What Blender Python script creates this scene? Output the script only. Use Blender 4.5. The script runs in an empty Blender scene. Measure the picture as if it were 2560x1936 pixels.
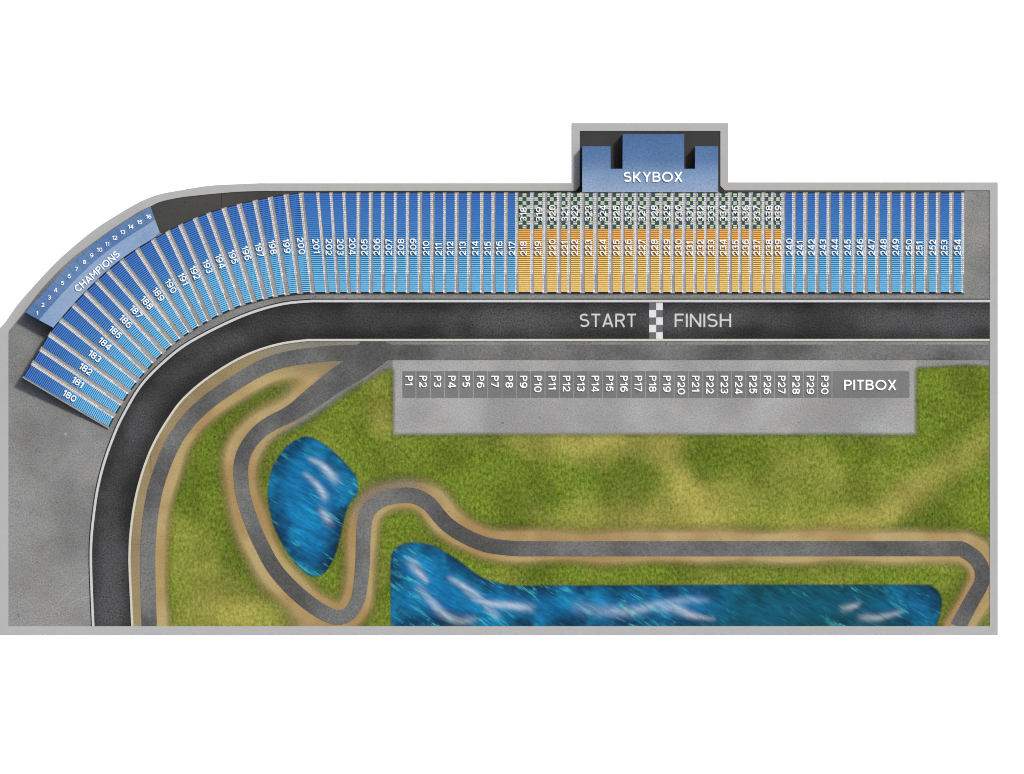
import bpy, math
import numpy as np
from mathutils import Vector
from mathutils.geometry import tessellate_polygon

scene = bpy.context.scene
COL = scene.collection
S = 0.2                                   # metres per survey unit of the site plan
RNG = np.random.default_rng(7)

def W(x, y, z=0.0):                       # site-plan units (x right, y down) -> world metres
    return ((x - 1280.0) * S, (968.0 - y) * S, z)

def lin(h):                               # hex display colour -> linear
    v = [int(h[i:i + 2], 16) / 255 for i in (0, 2, 4)]
    return [c / 12.92 if c <= 0.04045 else ((c + 0.055) / 1.055) ** 2.4 for c in v]

GAIN = 0.70                               # display colour -> albedo under this daylight
def alb(h, g=None):
    g = GAIN if g is None else g
    return [min(0.85, c * g) for c in lin(h)]

# ------------------------------------------------------------------ materials
class NT:
    def __init__(self, name, rough=0.9, spec=0.15):
        self.m = bpy.data.materials.new(name); self.m.use_nodes = True
        self.t = self.m.node_tree; self.n = self.t.nodes
        self.b = self.n['Principled BSDF']
        self.b.inputs['Roughness'].default_value = rough
        self.b.inputs['Specular IOR Level'].default_value = spec
        self._pos = None
    def link(self, a, b): self.t.links.new(a, b)
    def pos(self):
        if self._pos is None:
            self._pos = self.n.new('ShaderNodeNewGeometry').outputs['Position']
        return self._pos
    def mapping(self, rot=0, scale=(1, 1, 1), loc=(0, 0, 0)):
        k = self.n.new('ShaderNodeMapping'); k.vector_type = 'TEXTURE'; k.inputs['Rotation'].default_value = (0, 0, rot)
        k.inputs['Scale'].default_value = scale; k.inputs['Location'].default_value = loc
        self.link(self.pos(), k.inputs['Vector']); return k.outputs[0]
    def noise(self, scale, detail=2, rough=0.5, vec=None, dist=0.0):
        k = self.n.new('ShaderNodeTexNoise'); k.inputs['Scale'].default_value = scale
        k.inputs['Detail'].default_value = detail; k.inputs['Roughness'].default_value = rough
        k.inputs['Distortion'].default_value = dist
        self.link(vec if vec is not None else self.pos(), k.inputs['Vector']); return k.outputs['Fac']
    def rng(self, v, a, b, c, d, smooth=False):
        k = self.n.new('ShaderNodeMapRange')
        k.interpolation_type = 'SMOOTHSTEP' if smooth else 'LINEAR'
        for i, x in zip((1, 2, 3, 4), (a, b, c, d)): k.inputs[i].default_value = x
        self.link(v, k.inputs[0]); return k.outputs[0]
    def math(self, op, a, b=None):
        k = self.n.new('ShaderNodeMath'); k.operation = op
        for i, x in enumerate((a, b)):
            if x is None: continue
            if isinstance(x, (int, float)): k.inputs[i].default_value = x
            else: self.link(x, k.inputs[i])
        return k.outputs[0]
    def attr(self, name):
        k = self.n.new('ShaderNodeAttribute'); k.attribute_name = name; return k.outputs['Fac']
    def mix(self, fac, a, b, mode='MIX'):
        k = self.n.new('ShaderNodeMixRGB'); k.blend_type = mode
        for s, x in ((k.inputs[0], fac), (k.inputs[1], a), (k.inputs[2], b)):
            if isinstance(x, (int, float)): s.default_value = x
            elif isinstance(x, (list, tuple)): s.default_value = (*x[:3], 1)
            else: self.link(x, s)
        return k.outputs[0]
    def ramp(self, v, stops):
        k = self.n.new('ShaderNodeValToRGB'); e = k.color_ramp.elements
        while len(e) < len(stops): e.new(0.5)
        for el, (p, c) in zip(e, stops): el.position = p; el.color = (*c, 1)
        self.link(v, k.inputs[0]); return k.outputs[0]
    def scale_by(self, col, v): return self.mix(1.0, col, v, 'MULTIPLY')
    def col(self, c):
        s = self.b.inputs['Base Color']
        if isinstance(c, (list, tuple)): s.default_value = (*c[:3], 1)
        else: self.link(c, s)
    def bump(self, h, strength, dist=1.0):
        k = self.n.new('ShaderNodeBump'); k.inputs['Strength'].default_value = strength
        k.inputs['Distance'].default_value = dist
        self.link(h, k.inputs['Height']); self.link(k.outputs[0], self.b.inputs['Normal'])
    def alpha(self, v): self.link(v, self.b.inputs['Alpha'])

def granular(name, col, tint=None, fine=(0.76, 1.2), big=(0.9, 1.08), speck=0.6, dark=0.3,
             big_scale=0.03, fine_scale=1.3, rough=0.92, speck_scale=0.9):
    k = NT(name, rough)
    c = col
    if tint is not None:
        c = k.mix(k.rng(k.noise(0.05, 3, 0.6, k.mapping(loc=(31, 7, 3))), 0.4, 0.65, 0, 1), col, tint)
    c = k.scale_by(c, k.rng(k.noise(fine_scale, 3, 0.75), 0.32, 0.68, fine[0], fine[1]))
    c = k.scale_by(c, k.rng(k.noise(big_scale, 4, 0.55, k.mapping(loc=(5, 50, 9))), 0.34, 0.66, big[0], big[1], True))
    if speck:
        s = k.rng(k.noise(speck_scale, 1, 0.5, k.mapping(loc=(90, 12, 4))), 0.70, 0.76, 0, speck)
        c = k.mix(s, c, [x * dark for x in col])
        s2 = k.rng(k.noise(0.35, 1, 0.5, k.mapping(loc=(15, 66, 4))), 0.775, 0.79, 0, speck)
        c = k.mix(s2, c, [x * 0.15 for x in col])
    k.col(c); return k

def plain(name, col, rough=0.7, vary=0.06, scale=0.6):
    k = NT(name, rough); k.col(k.scale_by(col, k.rng(k.noise(scale, 3, 0.6), 0.3, 0.7, 1 - vary, 1 + vary))); return k

M = {}
def reg(key, k): M[key] = k.m
reg('white_ground', plain('white gravel', [0.9, 0.9, 0.9], 0.95, 0.0))
reg('wall', plain('grey coping', alb('b7b7b4'), 0.9, 0.02, 0.2))
reg('concrete', granular('concrete apron', alb('8d8e8b'), alb('8e8c88'), fine=(0.62, 1.28), big=(0.78, 1.14), big_scale=0.028))
reg('pad', granular('pit pad concrete', alb('aaaba8'), alb('aba8a4'), fine=(0.72, 1.2), big=(0.8, 1.1), big_scale=0.02, speck=0.4))
reg('back_shade', granular('painted back shade', alb('494947'), None, fine=(0.85, 1.15)))  # shade behind the stands, put into the concrete colour
reg('bay', granular('painted bay shade', alb('3f3e3c'), None, fine=(0.9, 1.1), speck=0.4))  # shade of the deep bay, put into the floor colour
k = granular('race asphalt', alb('383838'), None, fine=(0.36, 1.9), big=(0.6, 1.45), big_scale=0.016, speck=0.5, dark=0.4, fine_scale=1.3)
src = k.b.inputs['Base Color'].links[0].from_socket
wear = k.math('ADD', k.attr('lane'), k.rng(k.noise(0.03, 3, 0.6, k.mapping(loc=(44, 8, 2))), 0.35, 0.65, -0.3, 0.3))
k.col(k.scale_by(src, k.rng(wear, 0.0, 1.0, 0.6, 1.3, True))); reg('track', k)
reg('road', granular('road asphalt', alb('696967'), alb('646461'), fine=(0.66, 1.36), big=(0.62, 1.42), big_scale=0.017, speck=0.25))
reg('barrier', plain('white concrete barrier', alb('cfcfcd'), 0.8, 0.05))
reg('barrier_cream', plain('cream concrete barrier', alb('d2d0c0'), 0.8, 0.05))
reg('mark', plain('road paint', alb('d2d2d2'), 0.8, 0.08, 1.2))
reg('mark_white', plain('white check paint', alb('e4e4e4'), 0.8, 0.03))
reg('mark_grey', plain('grey check paint', alb('6c6c6c'), 0.8, 0.04))
reg('letters', plain('white sign lacquer', [0.80, 0.81, 0.83], 0.6, 0.0))
reg('row_digit', plain('white row number paint', [0.82, 0.82, 0.82], 0.6, 0.0))
reg('deck_warm', granular('warm stand concrete', alb('a09e9a', 0.75), alb('a9a6a1', 0.75), fine=(0.72, 1.16), big=(0.9, 1.06), big_scale=0.06, speck=0.4))
reg('deck_cool', granular('cool stand concrete', alb('a6a8ab', 0.72), alb('b0b0b4', 0.72), fine=(0.75, 1.14), big=(0.9, 1.06), big_scale=0.06, speck=0.4))
reg('riser', plain('tread with gap shade', alb('2e2a28'), 0.9, 0.05))  # shade in the gaps between benches, deepened by a charcoal deck colour
reg('stall', granular('grey stall slab', alb('7d7d7b'), alb('7a7a78'), fine=(0.9, 1.1), big=(0.93, 1.05), speck=0.4))
reg('glass', plain('dark glazing', [0.03, 0.045, 0.06], 0.15, 0.05))
reg('facade', plain('pale blue facade', alb('6d88b4'), 0.8, 0.05))
reg('crack', plain('dark crack', [0.012, 0.012, 0.011], 0.95))  # paving cracks drawn as thin dark strips
reg('scrape', plain('pale scrape', alb('b2b2ae'), 0.9))
reg('rust', plain('red brown stain', alb('6b3a3a'), 0.9))
reg('scrap', plain('faded scrap', alb('b9b08c'), 0.9, 0.2, 3))

k = NT('blue seats', 0.55, 0.25)
r = k.ramp(k.attr('row'), [(0.0, alb('66b4dc', 0.92)), (0.36, alb('55a6d8', 0.92)), (0.50, alb('4997d0', 0.92)), (0.545, alb('4088c6', 0.92)), (0.565, alb('387fc0', 0.92)), (0.78, alb('2d70ba', 0.92)), (1.0, alb('2566b8', 0.92))])
k.col(k.scale_by(r, k.rng(k.noise(0.5, 3, 0.6), 0.3, 0.7, 0.94, 1.06))); reg('blue', k)
k = NT('golden seats', 0.55, 0.25)
r = k.ramp(k.attr('row'), [(0.0, alb('e8c26c', 0.9)), (0.35, alb('e5b95f', 0.9)), (0.53, alb('e2aa50', 0.9)), (0.62, alb('df9f45', 0.9))])
k.col(k.scale_by(r, k.rng(k.noise(0.5, 3, 0.6), 0.3, 0.7, 0.95, 1.05))); reg('gold', k)
reg('teal', plain('teal seats', alb('2a4c5c', 0.9), 0.6, 0.15, 1.0))
reg('yellow', plain('pale yellow seats', alb('d6dcb0', 0.85), 0.6, 0.06))

def roof(name, stops, y0, y1):            # sheet roofing, light fade towards the seats painted into the colour
    k = NT(name, 0.75)
    sep = k.n.new('ShaderNodeSeparateXYZ'); k.link(k.pos(), sep.inputs[0])
    c = k.ramp(k.rng(sep.outputs['Y'], y0, y1, 0, 1), stops)
    c = k.scale_by(c, k.rng(k.noise(1.0, 4, 0.8), 0.32, 0.68, 0.74, 1.22))
    c = k.scale_by(c, k.rng(k.noise(0.06, 3, 0.6), 0.35, 0.65, 0.94, 1.06))
    s = k.rng(k.noise(0.9, 1, 0.5, k.mapping(loc=(9, 2, 4))), 0.71, 0.76, 0, 0.5)
    k.col(k.mix(s, c, alb('2f4a78'))); return k
reg('sky_roof', roof('skybox roofing', [(0, alb('4b6c9c')), (0.45, alb('5a7ba6')), (0.72, alb('7d98ba')), (1, alb('95aac4'))], W(0, 336)[1], W(0, 480)[1]))
reg('suite_roof', granular('suite roofing', alb('5779a9'), alb('6687b2'), fine=(0.86, 1.12), big=(0.94, 1.06), speck=0.45))
reg('terrace_roof', granular('terrace roofing', alb('88a2c3'), alb('94aac8'), fine=(0.88, 1.1), big=(0.95, 1.05), speck=0.3))
reg('seam', plain('roof seam', alb('aabedd'), 0.8))

k = NT('packed sand', 0.95)
c = k.mix(k.rng(k.noise(0.02, 3, 0.6), 0.38, 0.62, 0, 1, True), alb('a88a5a'), alb('bca672'))
c = k.scale_by(c, k.rng(k.noise(1.2, 3, 0.75), 0.32, 0.68, 0.88, 1.1))
s = k.rng(k.noise(0.8, 1, 0.5, k.mapping(loc=(3, 2, 1))), 0.72, 0.77, 0, 0.5)
k.col(k.mix(s, c, alb('6a5132')))
k.alpha(k.rng(k.attr('cover'), 0.0, 1.0, 0, 1)); reg('sand', k)

k = NT('rough grass', 0.95, 0.1)
fine = k.noise(0.62, 4, 0.7, k.mapping(scale=(0.8, 1.2, 1)), 0.4)
c = k.ramp(fine, [(0.24, alb('36460f', 0.72)), (0.43, alb('5b6f1e', 0.72)), (0.57, alb('77892a', 0.72)), (0.76, alb('94a23e', 0.72))])
d = k.ramp(fine, [(0.26, alb('7c772f', 0.72)), (0.45, alb('9d9745', 0.72)), (0.58, alb('afa955', 0.72)), (0.74, alb('bcb663', 0.72))])
dry = k.math('ADD', k.attr('dry'), k.rng(k.noise(0.035, 3, 0.6), 0.44, 0.68, -0.05, 0.3))
c = k.mix(dry, c, d)
c = k.scale_by(c, k.rng(k.noise(0.03, 3, 0.55, k.mapping(loc=(70, 20, 5))), 0.36, 0.64, 0.78, 1.14, True))
k.col(c)
k.bump(fine, 0.3, 0.5)
edge = k.math('ADD', k.attr('cover'), k.math('MULTIPLY', k.math('SUBTRACT', k.noise(0.9, 3, 0.7), 0.5), 0.45))
k.alpha(k.rng(k.math('MULTIPLY', edge, k.rng(k.attr('cover'), 0.0, 0.25, 0, 1)), 0.02, 1.0, 0, 1)); reg('grass', k)

k = NT('pond water', 0.5, 0.06)
big = k.noise(0.05, 3, 0.6)
c = k.mix(k.attr('rim'), alb('0a6ea4', 0.64), alb('033757', 0.5))
c = k.mix(k.rng(big, 0.42, 0.7, 0, 0.75, True), c, alb('118cc0', 0.66))
c = k.mix(k.attr('teal'), c, alb('064750', 0.85))
st = k.noise(0.24, 4, 0.62, k.mapping(rot=math.radians(-28), scale=(2.6, 0.55, 1)), 0.9)
c = k.scale_by(c, k.rng(st, 0.32, 0.68, 0.62, 1.32))
crest = k.rng(k.noise(0.24, 5, 0.66, k.mapping(rot=math.radians(-34), scale=(3.6, 0.62, 1), loc=(11, 40, 2)), 0.5), 0.555, 0.67, 0, 1)
patch = k.rng(k.noise(0.05, 2, 0.5, k.mapping(loc=(60, 3, 8))), 0.42, 0.60, 0.1, 0.8)
c = k.mix(k.math('MULTIPLY', crest, patch), c, alb('3fbcc2', 0.72))
c = k.mix(k.rng(k.math('MULTIPLY', k.attr('glint'), k.rng(st, 0.3, 0.7, 0.55, 1.2)), 0.0, 1.0, 0, 0.66), c, alb('dce6ea', 0.70))  # white reflected glints painted into the water colour
k.col(c); k.bump(st, 0.25, 0.5)
k.alpha(k.attr('cover')); reg('water', k)

# ------------------------------------------------------------------ mesh helpers
def link_obj(name, mesh, parent=None, mat=None):
    o = bpy.data.objects.new(name, mesh); COL.objects.link(o)
    if parent is not None: o.parent = parent
    if mat: mesh.materials.append(M[mat])
    return o

def thing(name, label, cat, loc, group=None):
    o = bpy.data.objects.new(name, None); COL.objects.link(o)
    o.empty_display_size = 1.0; o.location = loc; o['label'] = label; o['category'] = cat
    if group: o['group'] = group
    return o

def tag(o, label, cat, group=None):
    o['label'] = label; o['category'] = cat
    if group: o['group'] = group
    return o

def struct(o, kind='structure'): o['kind'] = kind; return o

class MB:
    def __init__(self): self.v = []; self.f = []; self.a = []
    def add(self, verts, faces, att=0.0):
        n = len(self.v); self.v += [tuple(p) for p in verts]; self.a += [att] * len(verts)
        self.f += [tuple(i + n for i in f) for f in faces]
    def hexa(self, bot, top, att=0.0):    # two rings of n points
        n = len(bot); f = [tuple(range(n - 1, -1, -1)), tuple(range(n, 2 * n))]
        f += [(i, (i + 1) % n, n + (i + 1) % n, n + i) for i in range(n)]
        self.add(list(bot) + list(top), f, att)
    def prism(self, loops, z0, z1, bottom=False):   # plan loops (outer, holes...) in site units
        vs = [[Vector(W(x, y, z1)) for x, y in l] for l in loops]
        flat = [p for l in vs for p in l]
        self.add(flat, [t if (flat[t[1]] - flat[t[0]]).cross(flat[t[2]] - flat[t[0]]).z > 0 else t[::-1] for t in tessellate_polygon(vs)])
        if z0 is None: return
        for l in loops:
            n = len(l); ar = sum(l[i][0] * l[(i + 1) % n][1] - l[(i + 1) % n][0] * l[i][1] for i in range(n))
            b = [W(x, y, z0) for x, y in l] + [W(x, y, z1) for x, y in l]
            hole = l is not loops[0]
            for i in range(n):
                q = (i, (i + 1) % n, n + (i + 1) % n, n + i)
                self.add([b[j] for j in q], [(0, 1, 2, 3) if (ar < 0) != hole else (3, 2, 1, 0)])
    def build(self, name, mat, parent=None, att=None, smooth=False):
        o = parent.location if parent is not None else Vector((0, 0, 0))
        if parent is not None and parent.parent is not None: o = o + parent.parent.location
        me = bpy.data.meshes.new(name)
        me.from_pydata([(p[0] - o[0], p[1] - o[1], p[2] - o[2]) for p in self.v], [], self.f)
        if att:
            A = me.attributes.new(att, 'FLOAT', 'POINT'); A.data.foreach_set('value', self.a)
        me.update()
        return link_obj(name, me, parent, mat)

def catmull(pts, n=6, closed=False):
    P = [np.array(p, float) for p in pts]; out = []; m = len(P)
    for i in range(m if closed else m - 1):
        if closed: a, b, c, d = P[(i - 1) % m], P[i], P[(i + 1) % m], P[(i + 2) % m]
        else: a, b, c, d = P[max(i - 1, 0)], P[i], P[i + 1], P[min(i + 2, m - 1)]
        for j in range(n):
            t = j / n
            out.append(0.5 * ((2 * b) + (c - a) * t + (2 * a - 5 * b + 4 * c - d) * t * t + (3 * b - a - 3 * c + d) * t ** 3))
    if not closed: out.append(P[-1])
    return [tuple(p) for p in out]

def offset_line(pts, d):                  # d may be a list; positive = right of travel on the plan
    P = np.array([p[:2] for p in pts], float); T = np.gradient(P, axis=0)
    T /= np.linalg.norm(T, axis=1)[:, None]; N = np.stack([-T[:, 1], T[:, 0]], 1)
    return [tuple(p) for p in P + N * np.asarray(d, float).reshape(-1, 1)]

def strip(mb, A, B, z0, z1):              # raised band between two matching plan lines
    n = len(A)
    for i in range(n - 1):
        q = [A[i], A[i + 1], B[i + 1], B[i]]
        t = [W(*p, z1) for p in q]
        mb.add(t, [(0, 1, 2, 3)])
    for L, flip in ((A, 0), (B, 1)):
        for i in range(n - 1):
            v = [W(*L[i], z0), W(*L[i + 1], z0), W(*L[i + 1], z1), W(*L[i], z1)]
            mb.add(v, [(3, 2, 1, 0) if flip == 0 else (0, 1, 2, 3)])
    for i in (0, n - 1):
        mb.add([W(*A[i], z0), W(*B[i], z0), W(*B[i], z1), W(*A[i], z1)], [(0, 1, 2, 3)])

# ------------------------------------------------------------------ lettering
GLYPH = {}
def make_glyphs(chars, key, size_off, extrude, res):
    obs = []
    for ch in chars:
        cu = bpy.data.curves.new('glyph', 'FONT'); cu.body = ch; cu.size = 1.0
        cu.offset = size_off; cu.extrude = extrude; cu.resolution_u = res; cu.fill_mode = 'BOTH' if extrude else 'FRONT'
        ob = bpy.data.objects.new('glyph', cu); COL.objects.link(ob); obs.append((ch, ob, cu))
    bpy.context.view_layer.update()
    dg = bpy.context.evaluated_depsgraph_get()
    for ch, ob, cu in obs:
        me = bpy.data.meshes.new_from_object(ob.evaluated_get(dg))
        v = np.empty(len(me.vertices) * 3); me.vertices.foreach_get('co', v)
        GLYPH[key, ch] = (v.reshape(-1, 3), [tuple(p.vertices) for p in me.polygons])
        bpy.data.meshes.remove(me); bpy.data.objects.remove(ob); bpy.data.curves.remove(cu)
    ref = GLYPH[key, 'H'][0]; GLYPH[key, 'cap'] = (ref[:, 1].min(), ref[:, 1].max() - ref[:, 1].min())

def arc(cx, cy, rx, ry, a0, a1, n=22):
    return [(cx + rx * math.cos(math.radians(a0 + (a1 - a0) * i / n)), cy + ry * math.sin(math.radians(a0 + (a1 - a0) * i / n))) for i in range(n + 1)]

def stroke_font(key, s, chars):
    """geometric sans capitals and figures swept from centre lines of weight s, cap height 1"""
    h = s / 2; t = 1 - h; m = 0.53
    u, d = (t - m) / 2, (m - h) / 2                      # half heights of the upper and lower bowls
    six = [arc(.38, h + .62 / 2 - h / 2, .38 - h, .31 - h / 2, 0, 360, 34), arc(.47, .5 - .0, .47 - h, t - .5, 62, 186)]
    w9 = .76
    G = {
        '0': [arc(.40, .5, .40 - h, .5 - h, 0, 360, 40)],
        '1': [[(.34 - h, 0), (.34 - h, 1)], [(-.02, .70), (.34 - s * .55, .945)]],
        '2': [arc(.34, t - .30, .34 - h, .30, 168, -32) + [(.06, h + .02)], [(.0, h), (.70, h)]],
        '3': [arc(.33, m + u, .29, u, 152, -90), arc(.33, h + d, .35 - h, d, 90, -155)],
        '4': [[(.50, .99), (.05, .30)], [(0, .26), (.76, .26)], [(.55, 0), (.55, 1)]],
        '5': [[(.12, t), (.62, t)], [(.15, 1 - s), (.12, .44)], arc(.33, h + .29, .36 - h, .29, 128, -150)],
        '6': six,
        '7': [[(0, t), (.66, t)], [(.61, 1 - s), (.22, 0)]],
        '8': [arc(.36, m + u, .31 - h / 2, u, 0, 360, 34), arc(.36, h + d, .37 - h, d, 0, 360, 34)],
        '9': [[(w9 - x, 1 - y) for x, y in q] for q in six],
        'A': [[(.055, 0), (.40, 1)], [(.745, 0), (.40, 1)], [(.16, .26), (.64, .26)]],
        'B': [[(h, 0), (h, 1)], [(s, t), (.36, t)] + arc(.36, m + u, .25, u, 90, -90) + [(s, m)], [(s, m - .004), (.38, m)] + arc(.38, h + d, .28, d, 90, -90) + [(s, h)]],
        'C': [arc(.46, .5, .46 - h, .5 - h, 42, 318, 34)],
        'F': [[(h, 0), (h, 1)], [(s, t), (.62, t)], [(s, .51), (.56, .51)]],
        'H': [[(h, 0), (h, 1)], [(.78 - h, 0), (.78 - h, 1)], [(s, .52), (.78 - s, .52)]],
        'I': [[(h, 0), (h, 1)]],
        'K': [[(h, 0), (h, 1)], [(s, .38), (.66, 1)], [(.31, .50), (.70, 0)]],
        'M': [[(h, 0), (h, 1)], [(.92 - h, 0), (.92 - h, 1)], [(h, .98), (.46, .33)], [(.92 - h, .98), (.46, .33)]],
        'N': [[(h, 0), (h, 1)], [(.78 - h, 0), (.78 - h, 1)], [(h, .97), (.78 - h, .03)]],
        'O': [arc(.50, .5, .50 - h, .5 - h, 0, 360, 40)],
        'P': [[(h, 0), (h, 1)], [(s, t), (.36, t)] + arc(.36, .70, .27, t - .70, 90, -90) + [(s, 1.4 - t)]],
        'R': [[(h, 0), (h, 1)], [(s, t), (.38, t)] + arc(.38, .71, .26, t - .71, 90, -90) + [(s, 1.42 - t)], [(.38, 1.42 - t), (.66, 0)]],
        'S': [arc(.33, m + u, .31 - h * .6, u, 35, 270) [:-1] + arc(.33, h + d, .34 - h * .6, d, 90, -145)],
        'T': [[(0, t), (.66, t)], [(.33, 0), (.33, 1 - s)]],
        'X': [[(.06, 0), (.66, 1)], [(.06, 1), (.66, 0)]],
        'Y': [[(.04, 1), (.36, .46)], [(.68, 1), (.36, .46)], [(.36, 0), (.36, .5)]],
    }
    for ch in chars:
        V, F = [], []
        for q, pts in enumerate(G[ch]):
            P = np.array(pts, float); closed = np.linalg.norm(P[0] - P[-1]) < 1e-6
            T = np.gradient(P, axis=0)
            if closed: T[0] = T[-1] = P[1] - P[-2]
            T /= np.linalg.norm(T, axis=1)[:, None]; N = np.stack([-T[:, 1], T[:, 0]], 1) * h
            zt = 0.5 + 0.006 * q; n0 = len(V); n = len(P)
            for p, o in zip(P, N):
                V += [(*(p + o), zt), (*(p - o), zt), (*(p + o), -0.5), (*(p - o), -0.5)]
            for i in range(n - 1):
                a, c = n0 + 4 * i, n0 + 4 * i + 4
                F += [(a, a + 1, c + 1, c), (a + 2, a, c, c + 2), (a + 1, a + 3, c + 3, c + 1), (a + 3, a + 2, c + 2, c + 3)]
            if not closed:
                e = n0 + 4 * (n - 1); F += [(n0, n0 + 2, n0 + 3, n0 + 1), (e, e + 1, e + 3, e + 2)]
        GLYPH[key, ch] = (np.array(V), F)
    GLYPH[key, 'cap'] = (0.0, 1.0)

stroke_font('sign', 0.148, '0123456789PHSKYBOXCAMINT')
stroke_font('paint', 0.125, 'STARFINH')
make_glyphs('0123456789H', 'tiny', 0.012, 0.0, 1)

def layout(text, key, cap, gap=0.15, length=None):    # -> verts (u, v, w), faces; u along reading, v up, origin mid-left baseline
    y0, ch = GLYPH[key, 'cap']; k = cap / ch; u = 0.0; V = []; F = []; n = 0
    for c in text:
        v, f = GLYPH[key, c]; v = v.copy()
        v[:, 0] -= v[:, 0].min(); v[:, 1] -= y0
        w = v[:, 0].max() * k
        V.append(np.stack([v[:, 0] * k + u, v[:, 1] * k, v[:, 2]], 1)); F += [tuple(i + n for i in q) for q in f]
        n += len(v); u += w + gap * cap
    u -= gap * cap; V = np.concatenate(V)
    if length: V[:, 0] *= length / u; u = length
    return V, F, u

def place_text(mb, text, key, cap, centre, ang, zfun, thick, length=None, gap=0.15):
    """centre on the plan, ang = reading direction (degrees, clockwise on the plan), zfun(x, y) = height of the letter's foot"""
    V, F, u = layout(text, key, cap, gap, length)
    c, s = math.cos(math.radians(ang)), math.sin(math.radians(ang))
    U = V[:, 0] - u / 2; Vv = V[:, 1] - cap / 2
    X = centre[0] + U * c + Vv * s; Y = centre[1] + U * s - Vv * c
    mb.add([W(x, y, zfun(x, y) + thick * (0.5 + w)) for x, y, w in zip(X, Y, V[:, 2])], F)

# ------------------------------------------------------------------ site plan
outer_wall = [(-1, 1586), (-1, 821.4), (15, 804), (46, 760), (97, 702), (148, 649), (204, 600), (250, 565), (301, 533), (348, 506), (394, 487.5), (452, 476), (525, 464.6), (599, 460.7), (650, 458.5),
              (1430, 458.2), (1430, 308), (1820.7, 308), (1820.7, 456.3), (2494.5, 456.3), (2494.5, 1586)]
inner_wall = [(21, 1566), (21, 831), (23, 827), (42, 804), (65, 774), (97, 732), (130, 695), (162, 663), (195, 635), (236.5, 604.6), (278, 574.5), (318, 549), (348, 530), (376, 516.5), (400, 505.2), (446, 494.8), (500, 488.3), (553, 483.2), (599, 479.7), (646, 478),
              (1439.7, 477.5), (1449.4, 465), (1449.4, 328), (1801, 328), (1801, 465), (1812, 476.3), (2474.5, 476.3), (2474.5, 1566)]
outer_wall = [outer_wall[0]] + catmull(outer_wall[1:15], 4) + outer_wall[15:]
inner_wall = [inner_wall[0]] + catmull(inner_wall[1:20], 4) + inner_wall[20:]
track_out = catmull([(780, 750), (724.6, 754.5), (678, 763.8), (631.9, 777.7), (582, 797.5), (509, 833), (449, 869), (389.5, 919.6), (344.6, 970), (306, 1036), (284.8, 1081), (258.5, 1153), (240.5, 1224.5), (231, 1290), (225.5, 1345), (224, 1400), (226, 1474), (230, 1566)], 5)
track_out = [(2475.5, 750), (1900, 750), (1300, 750), (1000, 750), (860, 750)] + track_out
track_in = catmull([(769, 847.8), (703, 856.8), (637.6, 876), (577.8, 904.6), (509, 949.5), (455, 997), (419, 1045), (383.5, 1105), (356.6, 1170.7), (335.7, 1248.5), (324.2, 1327), (321, 1385), (321.6, 1430), (324.4, 1488.6), (328, 1566)], 5)
track_in = [(2475.5, 847.8), (1900, 847.8), (1300, 847.8), (1000, 847.8), (860, 847.8)] + track_in

struct((lambda b: (b.add([(-4000, -4000, -0.06), (4000, -4000, -0.06), (4000, 4000, -0.06), (-4000, 4000, -0.06)], [(0, 1, 2, 3)]), b.build('ground', 'white_ground'))[1])(MB()))
b = MB(); b.prism([inner_wall], None, 0.0); struct(b.build('concrete_apron', 'concrete'))
b = MB(); b.prism([outer_wall, inner_wall], -0.06, 0.7)
tag(b.build('perimeter_wall', 'wall'), 'low flat-topped light grey wall enclosing the whole speedway', 'wall')

# dark sheets that paint the shade behind the stands onto the paving
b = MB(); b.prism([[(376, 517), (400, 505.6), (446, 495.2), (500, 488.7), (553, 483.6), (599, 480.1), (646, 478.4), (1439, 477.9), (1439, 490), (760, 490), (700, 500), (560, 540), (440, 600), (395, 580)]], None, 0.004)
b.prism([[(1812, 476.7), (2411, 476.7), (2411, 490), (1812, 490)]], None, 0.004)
struct(b.build('painted_apron_shade', 'back_shade'))
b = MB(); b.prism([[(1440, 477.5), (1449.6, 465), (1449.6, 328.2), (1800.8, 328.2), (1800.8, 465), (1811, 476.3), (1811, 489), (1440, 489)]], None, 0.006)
struct(b.build('painted_bay_shade', 'bay'))  # darkened floor stands in for the shade inside the skybox bay

# race track with painted start and finish line
def evenly(P, n):
    P = np.array(P, float); d = np.r_[0, np.cumsum(np.hypot(*np.diff(P, axis=0).T))]
    return np.stack([np.interp(np.linspace(0, d[-1], n), d, P[:, c]) for c in (0, 1)], 1)
k0, k1 = 5, 5                                # straight and bend are matched separately
TO = np.concatenate([evenly(track_out[:k0 + 1], 60)[:-1], evenly(track_out[k0:], 140)])
TI = np.concatenate([evenly(track_in[:k1 + 1], 60)[:-1], evenly(track_in[k1:], 140)])
b = MB(); nl = 12; fr = np.linspace(-0.03, 1.03, nl + 1)
for a, c in zip(TO, TI):
    for f in fr: b.v.append(W(*(a + (c - a) * f), 0.010)); b.a.append(float(1 - abs(2 * min(max(f, 0), 1) - 1)))
for i in range(len(TO) - 1):
    for j in range(nl): q = i * (nl + 1) + j; b.f.append((q, q + 1, q + nl + 2, q + nl + 1))
TRACK = struct(b.build('race_track', 'track', None, 'lane'))
for word, x0, x1 in (('START', 1449.5, 1590), ('FINISH', 1686.7, 1827.8)):
    b = MB(); place_text(b, word, 'paint', 33.4, ((x0 + x1) / 2, 801.4), 0, lambda x, y: 0.012, 0.02, x1 - x0)
    b.build('painted_word', 'mark', TRACK)
ys = [756.2, 775.6, 794, 812.6, 831, 847.6]; xs = [1623, 1640.4, 1657]
bw, bg = MB(), MB()
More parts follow.
